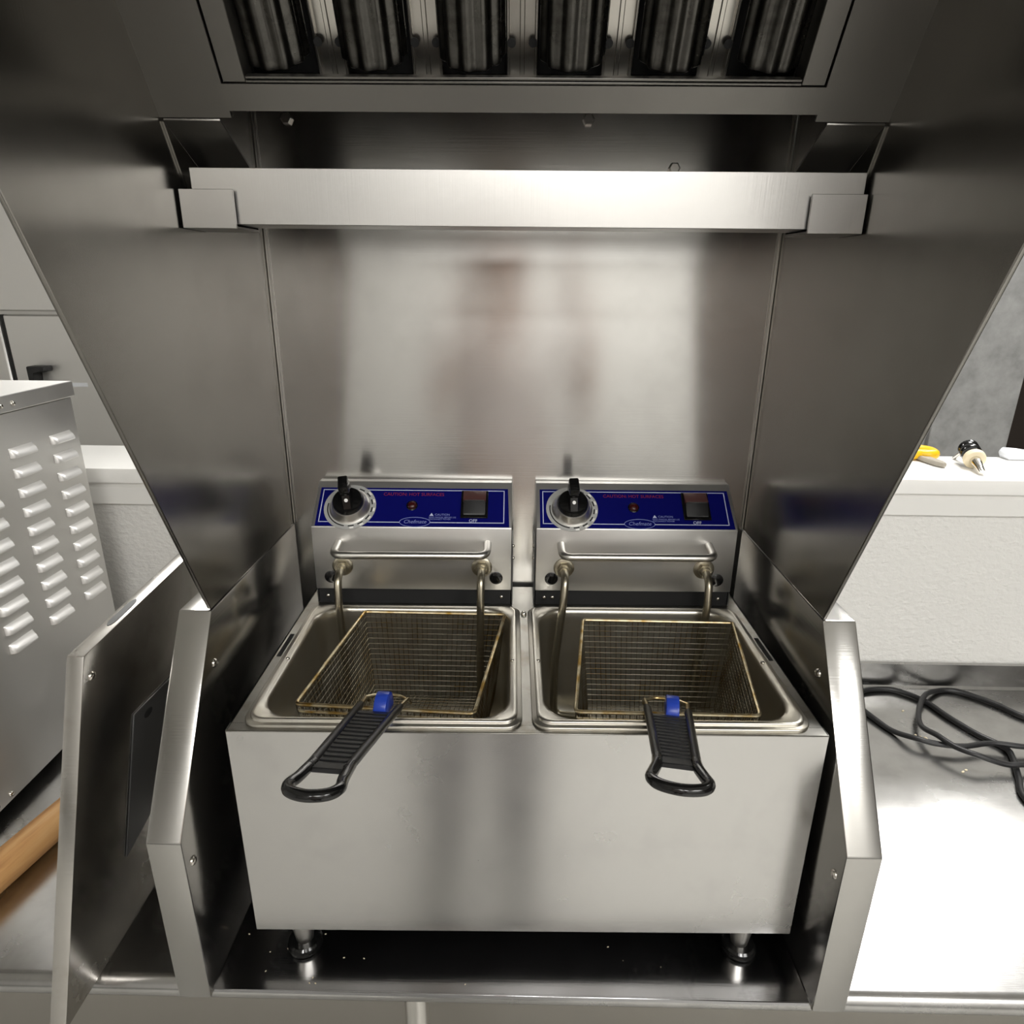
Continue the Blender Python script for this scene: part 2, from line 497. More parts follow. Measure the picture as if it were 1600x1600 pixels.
for xc in (-0.156, -0.078, -0.0005, 0.077, 0.155):
    if ch is None:
        q = MB()
        q.box(-0.0105, 0.0105, 0.0160, 0.30, -0.0565, -0.0545, 0.0004, FM)
        q.box(-0.0125, -0.0100, 0.0160, 0.30, -0.0600, -0.0500, 0.0006, FM)
        q.box(0.0100, 0.0125, 0.0160, 0.30, -0.0600, -0.0500, 0.0006, FM)
        q.box(-0.0020, 0.0020, 0.0160, 0.30, -0.0545, -0.0530, 0.0006, FM)
        ch = q.build('back_channel', M['channel'], bf)
        ch.location = (xc, 0, 0)
        cc = ch
    else:
        cc = same(ch, bf, (xc, 0, 0))
    for dx in (-0.0085, 0.0085):
        if dh is None:
            dh = MB().lathe([(0.0034, -0.0004), (0.0034, 0.0006)], 14, FM @ Matrix.Translation((0, 0.041, -0.0494))).build('drain_hole', M['dark'], cc)
            dh.location = (dx, 0, 0)
        else:
            same(dh, cc, (dx, 0, 0))

# ------------------------------------------------------------------ fryer
DZ = 0.2766
fryer = thing('countertop_fryer', 'twin-tank stainless countertop fryer standing inside the hood', 'fryer', (0.0125, 0, 0), 0.0146)
b = MB()
b.box(-0.27, 0.27, 0.0, 0.0015, 0.0365, DZ, 0.0006)
b.box(-0.27, -0.2685, 0.0015, 0.303, 0.0365, DZ)
b.box(0.2685, 0.27, 0.0015, 0.303, 0.0365, DZ)
b.box(-0.2685, 0.2685, 0.3015, 0.303, 0.0365, DZ)
b.box(-0.2685, 0.2685, 0.0015, 0.3015, 0.0365, 0.038)
body = b.build('cabinet', M['front'], fryer)
# deck with two cut-outs: strips around the tanks
dk = MB()
T = ((-0.2585, -0.0045), (0.0045, 0.2585))
TY = (0.004, 0.240)
dk.box(-0.27, 0.27, 0.0, TY[0]+0.008, DZ-0.0015, DZ, 0.0004)
dk.box(-0.27, 0.27, TY[1]-0.008, 0.303, DZ-0.0015, DZ)
for a, c in ((-0.27, T[0][0]+0.008), (T[0][1]-0.006, T[1][0]+0.006), (T[1][1]-0.008, 0.27)):
    dk.box(a, c, TY[0]+0.008, TY[1]-0.008, DZ-0.0015, DZ)
dk.build('deck', M['deck'], fryer)
for x, y in ((-0.2275, 0.0145), (0.2260, 0.0145), (-0.2275, 0.27), (0.2260, 0.27)):
    lg = MB().lathe([(0.0085, 0.006), (0.0088, 0.010), (0.0125, 0.0355), (0.0125, 0.0364)], 24, Matrix.Translation((x, y, 0))).build('leg', M['bright'], fryer)
    MB().lathe([(0.0150, 0.0002), (0.0180, 0.0008), (0.0180, 0.003), (0.0162, 0.004), (0.0170, 0.0048), (0.0170, 0.007), (0.0150, 0.009), (0.0095, 0.0092)], 28, Matrix.Translation((x, y, 0))).build('rubber_foot', M['gloss_black'], lg)
TF = 0.135
for (x0, x1), sgn in zip(T, (-1, 1)):
    y0, y1 = TY
    def ring(i, z, r):
        return rrect(x0+i, x1-i, y0+i, y1-i, r, z)
    lo = [ring(0.0, DZ+0.0002, 0.016), ring(0.0, DZ+0.0024, 0.016), ring(0.0008, DZ+0.0032, 0.0155), ring(0.0042, DZ+0.0032, 0.013),
          ring(0.0046, DZ+0.0036, 0.0128), ring(0.0046, DZ+0.0056, 0.0128), ring(0.0054, DZ+0.0064, 0.0125), ring(0.0075, DZ+0.0064, 0.013),
          ring(0.0105, DZ+0.0050, 0.026), ring(0.0120, DZ+0.0036, 0.03), ring(0.0126, DZ+0.0, 0.031), ring(0.0130, DZ-0.008, 0.032),
          ring(0.0150, TF+0.02, 0.034), ring(0.0180, TF+0.007, 0.034), ring(0.0250, TF, 0.03)]
    tk = MB().loft(lo, False, True).build('tank', M['tank'], fryer, 50)
    for sx in (x0+0.009, x1-0.009):
        screw('stud', M['chrome'], tk, (sx, 0.112, DZ+0.0052), (0, 0, 1), 0.0022, 0.002)
    ox = x0 - 0.0055 if sgn < 0 else x1 + 0.0055
    MB().box(ox-0.0022, ox+0.0022, 0.125, 0.172, DZ-0.0004, DZ+0.0005).build('deck_slot', M['dark'], tk)
screw('channel_screw', M['chrome'], fryer, (0.0, 0.225, DZ), (0, 0, 1), 0.0036, 0.004)

# control heads
A = math.radians(40)
HY, HZ = 0.246, 0.380
def arc_ring(mb, r0, r1, a0, a1, h0, h1, mx, n=6):
    L = []
    for k in range(n+1):
        a = math.radians(a0 + (a1-a0)*k/n)
        c, s = math.cos(a), math.sin(a)
        L.append([(r0*c, r0*s, h0), (r1*c, r1*s, h0), (r1*c, r1*s, h1), (r0*c, r0*s, h1)])
    mb.loft(L, True, True, True, mx)
for x0, x1, hand in ((-0.2555, -0.0155, 'left'), (0.0140, 0.2550, 'right')):
    TM = frame_mx((x0, HY, HZ), (1, 0, 0), (0, math.cos(A), math.sin(A)), (0, -math.sin(A), math.cos(A)))
    W = x1 - x0
    yb, zb = HY + 0.0655*math.cos(A), HZ + 0.0655*math.sin(A)
    head = MB().prism([(HY, 0.2985), (HY, HZ), (yb, zb), (0.3075, zb), (0.3075, 0.2985)], 'x', x0, x1, 0.0009, None, 2).build('control_head', M['head'], fryer)
    hb = MB().box(x0+0.001, x1-0.001, HY+0.006, 0.302, DZ+0.0002, 0.2985).build('head_gap_shade', M['dark'], head)  # black block painted as the shade in the gap under the head
    for sx in (x0+0.012, x0+0.022, x1-0.012):
        screw('base_screw', M['chrome'], head, (sx, HY+0.006, DZ+0.010), (0, -1, 0), 0.0026, 0.002)
    for sx, q in ((x0, -1), (x1, 1)):
        hp = MB().box(sx+q*0.0003, sx+q*0.0018, HY+0.006, 0.300, DZ+0.0005, 0.358, 0.0004)
        hp = hp.build('hinge_plate', M['plate'], head)
        for z in (0.355-0.002, 0.337):
            screw('hinge_screw', M['chrome'], head, (sx+q*0.0018, HY+0.012, z), (q, 0, 0), 0.0022, 0.002)
    fp = MB().prism([(0.0045, 0.0012), (W-0.0030, 0.0012), (W-0.0050, 0.0555), (0.0045, 0.0555)], 'z', 0.0001, 0.0007, 0, TM).build('faceplate', M['panelblue'], head)
    # white border line, broken where the badge sits
    bd = MB()
    bx0, bx1, bv0, bv1 = 0.0078, W-0.0092, 0.0062, 0.0528
    for a0, a1, c0, c1 in ((bx0, W*0.44, bv0, bv0+0.0010), (W*0.44+0.036, bx1, bv0, bv0+0.0010), (bx0, bx1, bv1-0.0010, bv1), (bx0, bx0+0.0010, bv0, bv1), (bx1-0.0010, bx1, bv0, bv1)):
        bd.box(a0, a1, c0, c1, 0.0007, 0.0009, 0, TM)
    bd.build('border_line', M['print'], head)
    # dial: printed ring, silver bezel, black knob with a tall grip
    DM = TM @ Matrix.Translation((0.0435, 0.0275, 0.0008))
    MB().lathe([(0.0315, 0.0), (0.0315, 0.0006), (0.0225, 0.0006)], 40, DM).build('dial_ring', M['dialring'], head)
    mk = MB()
    arc_ring(mk, 0.0262, 0.0276, 170, 262, 0.0006, 0.0008, DM, 14)
    for a0 in (272, 296, 320, 344, 8, 32, 56):
        arc_ring(mk, 0.0262, 0.0278, a0, a0+15, 0.0006, 0.0008, DM, 3)
    mk.build('dial_markings', M['blackmatte'], head)
    dm_ = MB()
    for a0 in (276, 300, 324, 348, 12, 36):
        arc_ring(dm_, 0.0284, 0.0306, a0, a0+9, 0.0006, 0.0009, DM, 3)
    dm_.build('dial_numbers', M['ledge'], head)
    MB().lathe([(0.0245, 0.0006), (0.0245, 0.0020), (0.0225, 0.0035), (0.0205, 0.0095), (0.0195, 0.0110), (0.0186, 0.0112)], 40, DM).build('knob_bezel', M['bright'], head)
    kn = MB().lathe([(0.0186, 0.0108), (0.0184, 0.0150), (0.0172, 0.0168), (0.0150, 0.0174)], 36, DM)
    GM = DM @ Matrix.Rotation(math.radians(9 if hand == 'left' else 3), 4, 'Z')
    kn.box(-0.0058, 0.0058, -0.0020, 0.0165, 0.0165, 0.0440, 0.0018, GM, 2)
    kn.prism([(-0.0150, 0.0168), (0.0, 0.0168), (0.0, 0.0300)], 'x', -0.0054, 0.0054, 0.0012, GM)
    kn.build('knob', M['gloss_black'], head)
    MB().lathe([(0.0022, 0), (0.0022, 0.0003)], 12, GM @ Matrix.Translation((0, -0.0060, 0.0245)) @ Matrix.Rotation(math.radians(41), 4, 'X')).build('knob_highlight', M['ledge'], head)  # white disc painted in as the knob's highlight
    # lamp, switch
    LM = TM @ Matrix.Translation((0.1185, 0.0300, 0.0007))
    MB().lathe([(0.0068, 0), (0.0068, 0.0012), (0.0056, 0.0018)], 20, LM).build('lamp_bezel', M['gloss_black'], head)
    MB().lathe([(0.0056, 0.0012), (0.0050, 0.0030), (0.0032, 0.0042), (0.0006, 0.0047)], 20, LM).build('indicator_lamp', M['redlens'], head)
    XS = 0.1945
    sw = MB()
    sw.box(XS-0.0165, XS+0.0165, 0.0128, 0.0515, 0.0007, 0.0028, 0.0006, TM)
    sw.build('switch_frame', M['gloss_black'], head)
    MB().prism([(0.0340, 0.0028), (0.0505, 0.0028), (0.0500, 0.0050), (0.0340, 0.0088)], 'x', XS-0.0138, XS+0.0138, 0.0006, TM).build('switch_rocker', M['switchred'], head)
    MB().prism([(0.0165, 0.0028), (0.0340, 0.0028), (0.0340, 0.0080), (0.0180, 0.0035)], 'x', XS-0.0132, XS+0.0132, 0.0006, TM).build('rocker_lower', M['black'], head)
    MB().box(XS-0.0118, XS+0.0118, 0.0330, 0.0344, 0.0078, 0.0092, 0.0003, TM).build('rocker_ridge', M['plate'], head)
    TT = lambda x, v: TM @ Matrix.Translation((x, v, 0.0009))
    text('caution_text', 'CAUTION: HOT SURFACES', 0.0062, TT(0.1195, 0.0462), M['printred'], head, sx=1.0)
    text('off_text', 'OFF', 0.0058, TT(XS-0.001, 0.0094), M['print'], head)
    text('warning_text', 'CAUTION', 0.0040, TT(0.1470, 0.0175), M['printdim'], head, 'LEFT')
    tri = MB().prism([(0.1405, 0.0160), (0.1455, 0.0160), (0.1430, 0.0200)], 'z', 0.0007, 0.0009, 0, TM)
    tri.build('warning_triangle', M['print'], head)
    text('warning_lines', 'READ MANUAL BEFORE USE\nDISCONNECT POWER', 0.0026, TT(0.1400, 0.0125), M['printdim'], head, 'LEFT')
    text('badge_text', 'Chefmate', 0.0070, TT(W*0.44+0.018, 0.0075), M['printdim'], head, shear=0.25)
    ov = MB()
    L = []
    for k in range(40):
        a = 2*PI*k/40
        c, s = math.cos(a), math.sin(a)
        L.append([(0.0180*c, 0.0062*s, 0), (0.0187*c, 0.0069*s, 0), (0.0187*c, 0.0069*s, 0.0002), (0.0180*c, 0.0062*s, 0.0002)])
    ov.loft(L, False, False, True, TM @ Matrix.Translation((W*0.44+0.018, 0.0072, 0.0007)), wrap=True)
    ov.build('badge_oval', M['printdim'], head)
    # front: pull bar, plugs, element glands
    ha, hb_ = (x0+0.0315, x1-0.0290) if hand == 'left' else (x0+0.0300, x1-0.0330)
    bar = fillet([(ha, HY, 0.3600), (ha, HY-0.030, 0.3560), (hb_, HY-0.030, 0.3565), (hb_, HY, 0.3605)], 0.012, 7)
    MB().tube(bar, 0.0046, 14).build('pull_handle', M['bright'], head)
    px = (x0+0.0195, x1-0.0185)
    for x in px:
        MB().lathe([(0.0080, 0.0), (0.0080, 0.0012), (0.0060, 0.0020)], 22, frame_mx((x, HY, 0.3150), (1, 0, 0), (0, 0, 1), (0, -1, 0))).build('hole_plug', M['gloss_black'], head)
    gx = (x0+0.0345, x1-0.0360)
    for x in gx:
        gm = frame_mx((x, HY, 0.3295), (1, 0, 0), (0, 0, 1), (0, -1, 0))
        MB().lathe([(0.0125, 0.0), (0.0125, 0.0015), (0.0110, 0.0026), (0.0082, 0.0028)], 26, gm).build('gland_washer', M['element'], head)
        gn = MB().lathe([(0.0085, 0.0028), (0.0085, 0.0078)], 6, gm)
        gn.lathe([(0.0062, 0.0078), (0.0056, 0.0120)], 18, gm)
        gn.build('gland_nut', M['element'], head)
    xl, xr = gx
    zf = TF + 0.012
    dl, dr = (0.004, -0.001) if hand == 'left' else (-0.010, -0.006)
    path = [(xl, HY-0.004, 0.3295), (xl, HY-0.026, 0.3270), (xl+dl*0.2, HY-0.034, 0.3000), (xl+dl, HY-0.036, 0.2200), (xl+dl, HY-0.040, zf)]
    xs_ = [xl+dl, xl+0.045, xl+0.085, xl+0.125]
    y_a, y_b = 0.055, 0.175
    path += [(xs_[1]-0.008, HY-0.044, zf), (xs_[1], y_a, zf), (xs_[1]+0.018, y_a, zf), (xs_[1]+0.018, y_b, zf), (xs_[2], y_b, zf), (xs_[2], y_a, zf), (xr+dr, y_a, zf),
             (xr+dr, HY-0.040, zf), (xr+dr, HY-0.036, 0.2200), (xr+dr*0.2, HY-0.034, 0.3000), (xr, HY-0.026, 0.3270), (xr, HY-0.004, 0.3295)]
    MB().tube(fillet(path, 0.014, 6), 0.0047, 10).build('heating_element', M['element'], head)

# ------------------------------------------------------------------ fry baskets
def basket(label, corners, o, d, loop_w, release_side):
    """corners: back-left, back-right, front-right, front-left of the rim (fryer frame); o, d: root and end of the handle axis"""
    root = thing('fry_basket', label, 'basket', (0.0125, 0, 0), 0.0146, None)
    c = [Vector(p) for p in corners]
    mid = sum(c, Vector())/4
    bot = []
    for p in c:
        q = p.lerp(mid, 0.13)
        q.z = 0.172 + (p.z - 0.28)*0.6
        bot.append(q)
    wm = MB()
    def strand(a, b_):
        wm.tube([a, b_], 0.00052, 4)
    def sheet(a, b_, c_, d_, nu, nv):
        for i in range(nu+1):
            t_ = i/nu
            strand(a.lerp(b_, t_), d_.lerp(c_, t_))
        for j in range(nv+1):
            t_ = j/nv
            strand(a.lerp(d_, t_), b_.lerp(c_, t_))
    nx = 27
    ny = 28
    nz = 16
    sheet(c[0], c[1], bot[1], bot[0], nx, nz)
    sheet(c[1], c[2], bot[2], bot[1], ny, nz)
    sheet(c[2], c[3], bot[3], bot[2], nx, nz)
    sheet(c[3], c[0], bot[0], bot[3], ny, nz)
    sheet(bot[0], bot[1], bot[2], bot[3], nx, ny)
    wmo = wm.build('wire_mesh', M['wire'], root, 0)
    wmo['kind'] = 'stuff'
    r = []
    for i in range(4):
        a, b_, e = c[i-1], c[i], c[(i+1) % 4]
        for k in range(5):
            t_ = k/4
            s_ = b_ + (a-b_).normalized()*0.005
            f_ = b_ + (e-b_).normalized()*0.005
            r.append(tuple((1-t_)**2*s_ + 2*t_*(1-t_)*b_ + t_*t_*f_))
    MB().tube(r, 0.0020, 8, True).build('rim_wire', M['rim'], root)
    r2 = [tuple(Vector(p) + Vector((0, 0, -0.0085)) + (mid - Vector(p))*0.008) for p in r[10:20]]
    MB().tube(r2, 0.0013, 6).build('lower_rim_wire', M['rim'], root)
    # handle frame: s runs from the rim towards the loop, t across, h up
    o, d = Vector(o), Vector(d)
    sv = (d - o).normalized()
    tv = sv.cross(Vector((0, 0, 1))).normalized() * -1
    hv = tv.cross(sv) * -1
    if hv.z < 0: hv = -hv
    LEN = (d - o).length
    HM = frame_mx(o, sv, tv, hv)
    wr = MB()
    for q in (-1, 1):
        wr.tube(fillet([(-0.012, q*0.0205, -0.006), (-0.004, q*0.0200, 0.0012), (0.046, q*0.0155, 0.0012)], 0.006, 4), 0.0018, 8, False, HM)
    wr.tube(fillet([(0.0, -0.0195, 0.0012), (-0.010, -0.0100, 0.0012), (-0.010, 0.0100, 0.0012), (0.0, 0.0195, 0.0012)], 0.006, 4), 0.0017, 8, False, HM)
    wr.build('handle_wire', M['rim'], root)
    P1 = LEN - 0.042           # where the plate ends and the loop begins
    h = MB()
    h.prism([(0.036, -0.0165), (P1+0.003, -0.0125), (P1+0.003, 0.0125), (0.036, 0.0165)], 'z', -0.0022, 0.0018, 0.0008, HM)
    for q in (-1, 1):
        h.tube([(0.018, q*0.0185, 0.0012), (0.024, q*0.0182, 0.0012), (P1, q*0.0142, 0.0012)], [0.0026, 0.0036, 0.0038], 10, False, HM)
    n = 13
    for k in range(n):
        s_ = 0.044 + (P1-0.054)*k/(n-1)
        ww = 0.0150 - 0.0035*k/(n-1)
        h.box(s_-0.0012, s_+0.0012, -ww+0.001, ww-0.001, 0.0014, 0.0028, 0.0005, HM)
    h.build('handle', M['black'], root)
    wl = loop_w/2
    lp = spline([(P1-0.008, -0.0142, 0.0008), (P1+0.004, -0.0150, 0.0006), (P1+0.016, -wl*0.90, 0), (P1+0.027, -wl, 0), (P1+0.036, -wl*0.72, 0), (P1+0.040, 0, 0),
                 (P1+0.036, wl*0.72, 0), (P1+0.027, wl, 0), (P1+0.016, wl*0.90, 0), (P1+0.004, 0.0150, 0.0006), (P1-0.008, 0.0142, 0.0008)], 5)
    MB().tube(lp, 0.0042, 12, False, HM).build('handle_loop', M['gloss_black'], root, 60)
    # blue thumb release: rounded lever between the wires
    pr = []
    for k in range(13):
        a = PI*k/12
        pr.append((0.022 + 0.0135*math.cos(a), 0.0015 + 0.0135*math.sin(a)))
    pr += [(0.0085, -0.004), (0.0355, -0.004)]
    Y0 = 0.0035*release_side
    v_ = [(p[0], p[1]) for p in pr]
    MB().prism(v_, 'y', Y0-0.0058, Y0+0.0058, 0.0012, HM, 2).build('thumb_release', M['blue'], root)
    return root

basket('wire fry basket in the left tank, sitting skewed with its handle swung to the left', 
       ((-0.1915, 0.2200, 0.281), (-0.0225, 0.2160, 0.281), (-0.0490, 0.0250, 0.279), (-0.2180, 0.0370, 0.279)),
       (-0.1330, 0.0400, 0.2830), (-0.1500, -0.1440, 0.3360), 0.036, 1)
basket('wire fry basket in the right tank, set straighter with its handle pointing forward',
       ((0.0690, 0.1990, 0.284), (0.2440, 0.1950, 0.284), (0.2165, 0.0250, 0.279), (0.0455, 0.0290, 0.279)),
       (0.1320, 0.0390, 0.2820), (0.1010, -0.1310, 0.3320), 0.040, 1)

# ------------------------------------------------------------------ loose cover panel left of the hood
LK = 0.105
cp = thing('hood_cover_panel', 'loose stainless cover panel standing on edge left of the hood, overhanging the table front', 'panel', (-0.411, 0, 0))
SM = Matrix(((1, 0, LK, 0), (0, 1, 0, 0), (0, 0, 1, 0), (0, 0, 0, 1)))      # leans to the right as it rises
pts = [(-0.078, -0.0035), (0.003, 0.346), (0.36, 0.372), (0.36, -0.0035)]
MB().prism(pts, 'x', -0.0155, 0.0, 0.001, SM, 2).build('sheet', M['cover'], cp)
tl = MB()
def topz(y): return 0.346 + (y-0.003)*0.026/0.357
L = []
for k in range(24):
    a = 2*PI*k/24
    yy = 0.075 + 0.012*math.cos(a) + (0.012 if math.cos(a) > 0 else -0.012)
    L.append((yy, 0.0036*math.sin(a)))
tl.loft([[(-0.0075 + p[1], p[0], topz(p[0]) + hgt) for p in L] for hgt in (0.0002, 0.0005)], True, True, True, SM)
tl.build('slot_hole', M['plate'], cp)
MB().prism([(0.031, 0.09), (0.064, 0.241), (0.150, 0.237), (0.150, 0.12)], 'x', 0.0004, 0.0022, 0.0004, SM).build('reflection_plate', M['plate'], cp)  # dark plate standing for the fender's reflection in the panel
L = []
for k in range(20):
    a = 2*PI*k/20
    L.append((0.0885 + 0.0075*math.cos(a), 0.2265 + 0.0045*math.sin(a)))
MB().loft([[(hx, p[0], p[1]) for p in L] for hx in (0.0022, 0.0026)], True, True, True, SM).build('reflection_hole', M['dark'], cp)  # dark spot belonging to the same painted reflection
screw('screw', M['chrome'], cp, (0.0 + LK*0.322, 0.010, 0.322), (1, 0, -LK), 0.0045, 0.003)

# ------------------------------------------------------------------ oven with louvred side
ov = thing('countertop_oven', 'stainless countertop oven with louvred side panel on the left of the table', 'oven', (-0.655, 0, 0))
MB().box(-0.62, 0.0, -0.06, 0.462, 0.012, 0.4945, 0.0012).build('body', M['oven'], ov)
for x, y in ((-0.03, -0.03), (-0.03, 0.43), (-0.59, -0.03), (-0.59, 0.43)):
    MB().lathe([(0.018, -0.004), (0.018, 0.0), (0.014, 0.012)], 18, Matrix.Translation((x, y, 0))).build('foot', M['blackmatte'], ov)
ld = MB().box(-0.625, 0.004, -0.065, 0.466, 0.4955, 0.517, 0.0012).build('lid', M['oven'], ov)
for y in (0.322, 0.343):
    screw('rivet', M['chrome'], ld, (0.004, y, 0.505), (1, 0, 0), 0.0035, 0.003)
for y in (0.165, 0.190):
    screw('rivet', M['chrome'], ov, (0.0, y, 0.022), (1, 0, 0), 0.004, 0.003)
lv = None
for col in range(6):
    for row in range(10):
        y, z = 0.4225 - 0.0775*col, 0.4435 - 0.0268*row
        if lv is None:
            # pressed scoop: closed rounded near end, open lower lip
            q = MB()
            loops = []
            for s_, k in ((-0.0225, 0.15), (-0.0215, 0.6), (-0.019, 0.9), (-0.015, 1.0), (0.018, 1.0), (0.0205, 0.55), (0.0215, 0.1)):
                loops.append([(0.0002, s_, 0.0062), (0.0030*k, s_, 0.0050), (0.0070*k, s_, 0.0010), (0.0088*k, s_, -0.0042), (0.0082*k, s_, -0.0062), (0.0002, s_, -0.0064)])
            q.loft(loops, True, True, True)
            lv = q.build('louver', M['louver'], ov, 35, (0, y, z))
        else:
            same(lv, ov, (0, y, z))

# ------------------------------------------------------------------ wooden handle on the table
wh = MB().lathe([(0.006, -0.17), (0.016, -0.165), (0.0195, -0.15), (0.0205, -0.05), (0.0200, 0.05), (0.0185, 0.14), (0.012, 0.16), (0.004, 0.165)], 24)
wh = wh.build('wooden_utensil', M['wood'], None)
wh.matrix_world = Matrix.Translation((-0.580, 0.105, 0.0168)) @ Matrix.Rotation(math.radians(-12), 4, 'Z') @ Matrix.Rotation(-PI/2, 4, 'X')
tag(wh, 'thick brown wooden handle lying on the table between the louvred oven and loose panel', 'utensil')

# ------------------------------------------------------------------ refrigerator behind the low wall
rf = thing('reach_in_refrigerator', 'tall stainless refrigerator standing behind the low white wall at left', 'refrigerator', (-1.455, 1.42, FZ))
MB().box(-0.65, 0.60, 0.0, 0.70, 0.03, 2.30, 0.004).build('cabinet', M['fridge'], rf)
MB().box(-0.65, 0.60, -0.022, -0.001, 1.478, 2.28, 0.004).build('upper_panel', M['fridge'], rf)
for a, c in ((-0.65, -0.007), (0.007, 0.60)):
    MB().box(a, c, -0.022, -0.001, 0.08, 1.468, 0.004).build('door', M['fridge'], rf)
MB().box(-0.0065, 0.0065, -0.012, -0.001, 0.08, 1.468).build('door_gap_strip', M['blackmatte'], rf)  # black strip stands for the shaded gap between the doors
hh = MB()
hh.prism([(0.068, 1.331), (0.120, 1.331), (0.120, 1.316), (0.083, 1.316), (0.083, 1.24), (0.068, 1.24)], 'y', -0.060, -0.022, 0.003)
hh.build('door_handle', M['blackmatte'], rf)
MB().box(0.150, 0.210, -0.0240, -0.0222, 1.271, 1.282).build('label_strip', M['paper'], rf)

# ------------------------------------------------------------------ things on the white ledge
yk = thing('yellow_tool', 'small yellow-handled tool with grey tip lying on the white ledge at right', 'tool', (0.694, 0.628, 0.375), math.radians(-80))
q = MB()
q.tube(spline([(-0.004, -0.016, 0.009), (-0.020, -0.024, 0.009), (-0.034, -0.016, 0.009), (-0.030, 0.0, 0.010), (-0.034, 0.018, 0.010), (-0.018, 0.030, 0.010), (0.002, 0.024, 0.010), (0.004, 0.010, 0.010), (-0.002, 0.0, 0.010)], 5, True), 0.0088, 10, True)
q.build('grip', M['yellow'], yk)
MB().prism([(-0.004, -0.009), (0.044, -0.009), (0.056, -0.004), (0.056, 0.003), (0.044, 0.008), (-0.004, 0.010)], 'z', 0.001, 0.009, 0.002).build('blade_sheath', M['bladegrey'], yk)

ps = thing('bottle_pourer', 'metal bottle pour spout with black collar lying on the white ledge', 'pourer', (0.748, 0.572, 0.375))
ax_ = Vector((-0.25, -0.925, -0.27)).normalized()
xx_ = ax_.cross(Vector((0, 0, 1))).normalized()
PM = frame_mx((0, 0, 0.0172), xx_, ax_.cross(xx_), ax_)
MB().lathe([(0.0085, 0.004), (0.0080, 0.012), (0.0058, 0.028), (0.0046, 0.044), (0.0044, 0.0445), (0.0030, 0.0445)], 18, PM).build('spout', M['chrome'], ps)
MB().lathe([(0.0150, -0.006), (0.0162, -0.003), (0.0162, 0.003), (0.0150, 0.005), (0.008, 0.006)], 26, PM).build('stopper_disc', M['cream'], ps)
MB().lathe([(0.0120, -0.040), (0.0150, -0.038), (0.0150, -0.030), (0.0138, -0.028), (0.0152, -0.026), (0.0152, -0.018), (0.0138, -0.016), (0.0152, -0.014), (0.0152, -0.006)], 22, PM).build('collar', M['gloss_black'], ps)
MB().tube([tuple(PM @ Vector(p)) for p in ((0, 0.004, -0.036), (0.003, 0.012, -0.046), (0.007, 0.034, -0.060))], 0.0032, 10).build('air_tube', M['bright'], ps)
pp = MB()
pp.prism([(-0.05, 0.010), (-0.045, 0.018), (-0.02, 0.016), (0.07, 0.004), (0.07, 0.0), (-0.045, 0.0)], 'y', -0.012, 0.012, 0.0015)
pp = pp.build('plastic_scraper', M['paper'], None, 40, (0.895, 0.645, 0.3752))
tag(pp, 'white plastic piece lying on the ledge at the right end', 'scraper')

# ------------------------------------------------------------------ cable on the table
path = [(0.700, 0.20), (0.697, 0.244), (0.715, 0.279), (0.736, 0.321), (0.741, 0.346), (0.719, 0.378), (0.701, 0.42), (0.687, 0.462), (0.659, 0.490), (0.634, 0.496), (0.600, 0.490), (0.575, 0.470), (0.570, 0.442),
        (0.579, 0.409), (0.591, 0.381), (0.609, 0.352), (0.636, 0.340), (0.672, 0.336), (0.718, 0.344), (0.763, 0.337), (0.830, 0.345), (0.868, 0.380), (0.860, 0.410),
        (0.825, 0.424), (0.805, 0.453), (0.783, 0.476), (0.757, 0.494), (0.728, 0.493), (0.687, 0.465), (0.651, 0.419), (0.635, 0.383), (0.638, 0.349), (0.650, 0.322), (0.672, 0.304), (0.707, 0.297), (0.735, 0.297), (0.800, 0.300), (0.870, 0.290)]
zs = []
for i, (x, y) in enumerate(path):
    z = 0.0008
    if i in (4, 5): z = 0.0008
    if 15 <= i <= 19: z = 0.0095
    if 28 <= i <= 30: z = 0.0095
    if 31 <= i <= 33: z = 0.0180
    if i in (34, 35): z = 0.0100
    zs.append(z)
cb = thing('power_cable', 'looped black power cable lying on the steel table right of the hood', 'cable', (0.70, 0.35, 0))
loc_ = Vector((0.70, 0.35, 0))
MB().tube([tuple(Vector(p) - loc_) for p in spline([(x, y, z) for (x, y), z in zip(path, zs)], 8)], 0.0042, 10).build('cord', M['cord'], cb)
pg = MB().lathe([(0.0050, 0.0), (0.0065, 0.006), (0.0120, 0.016), (0.0130, 0.036), (0.0115, 0.040)], 18, frame_mx((0.168, -0.0605, 0.0092), (0.10, 0.99, 0), (0, 0, 1), (0.99, -0.10, 0)))
pg = pg.build('plug', M['blackmatte'], cb)
for q in (-0.006, 0.006):
    MB().box(0.2065, 0.224, -0.0655+q, -0.0640+q, 0.0065, 0.0125, 0.0003).build('prong', M['bright'], pg)

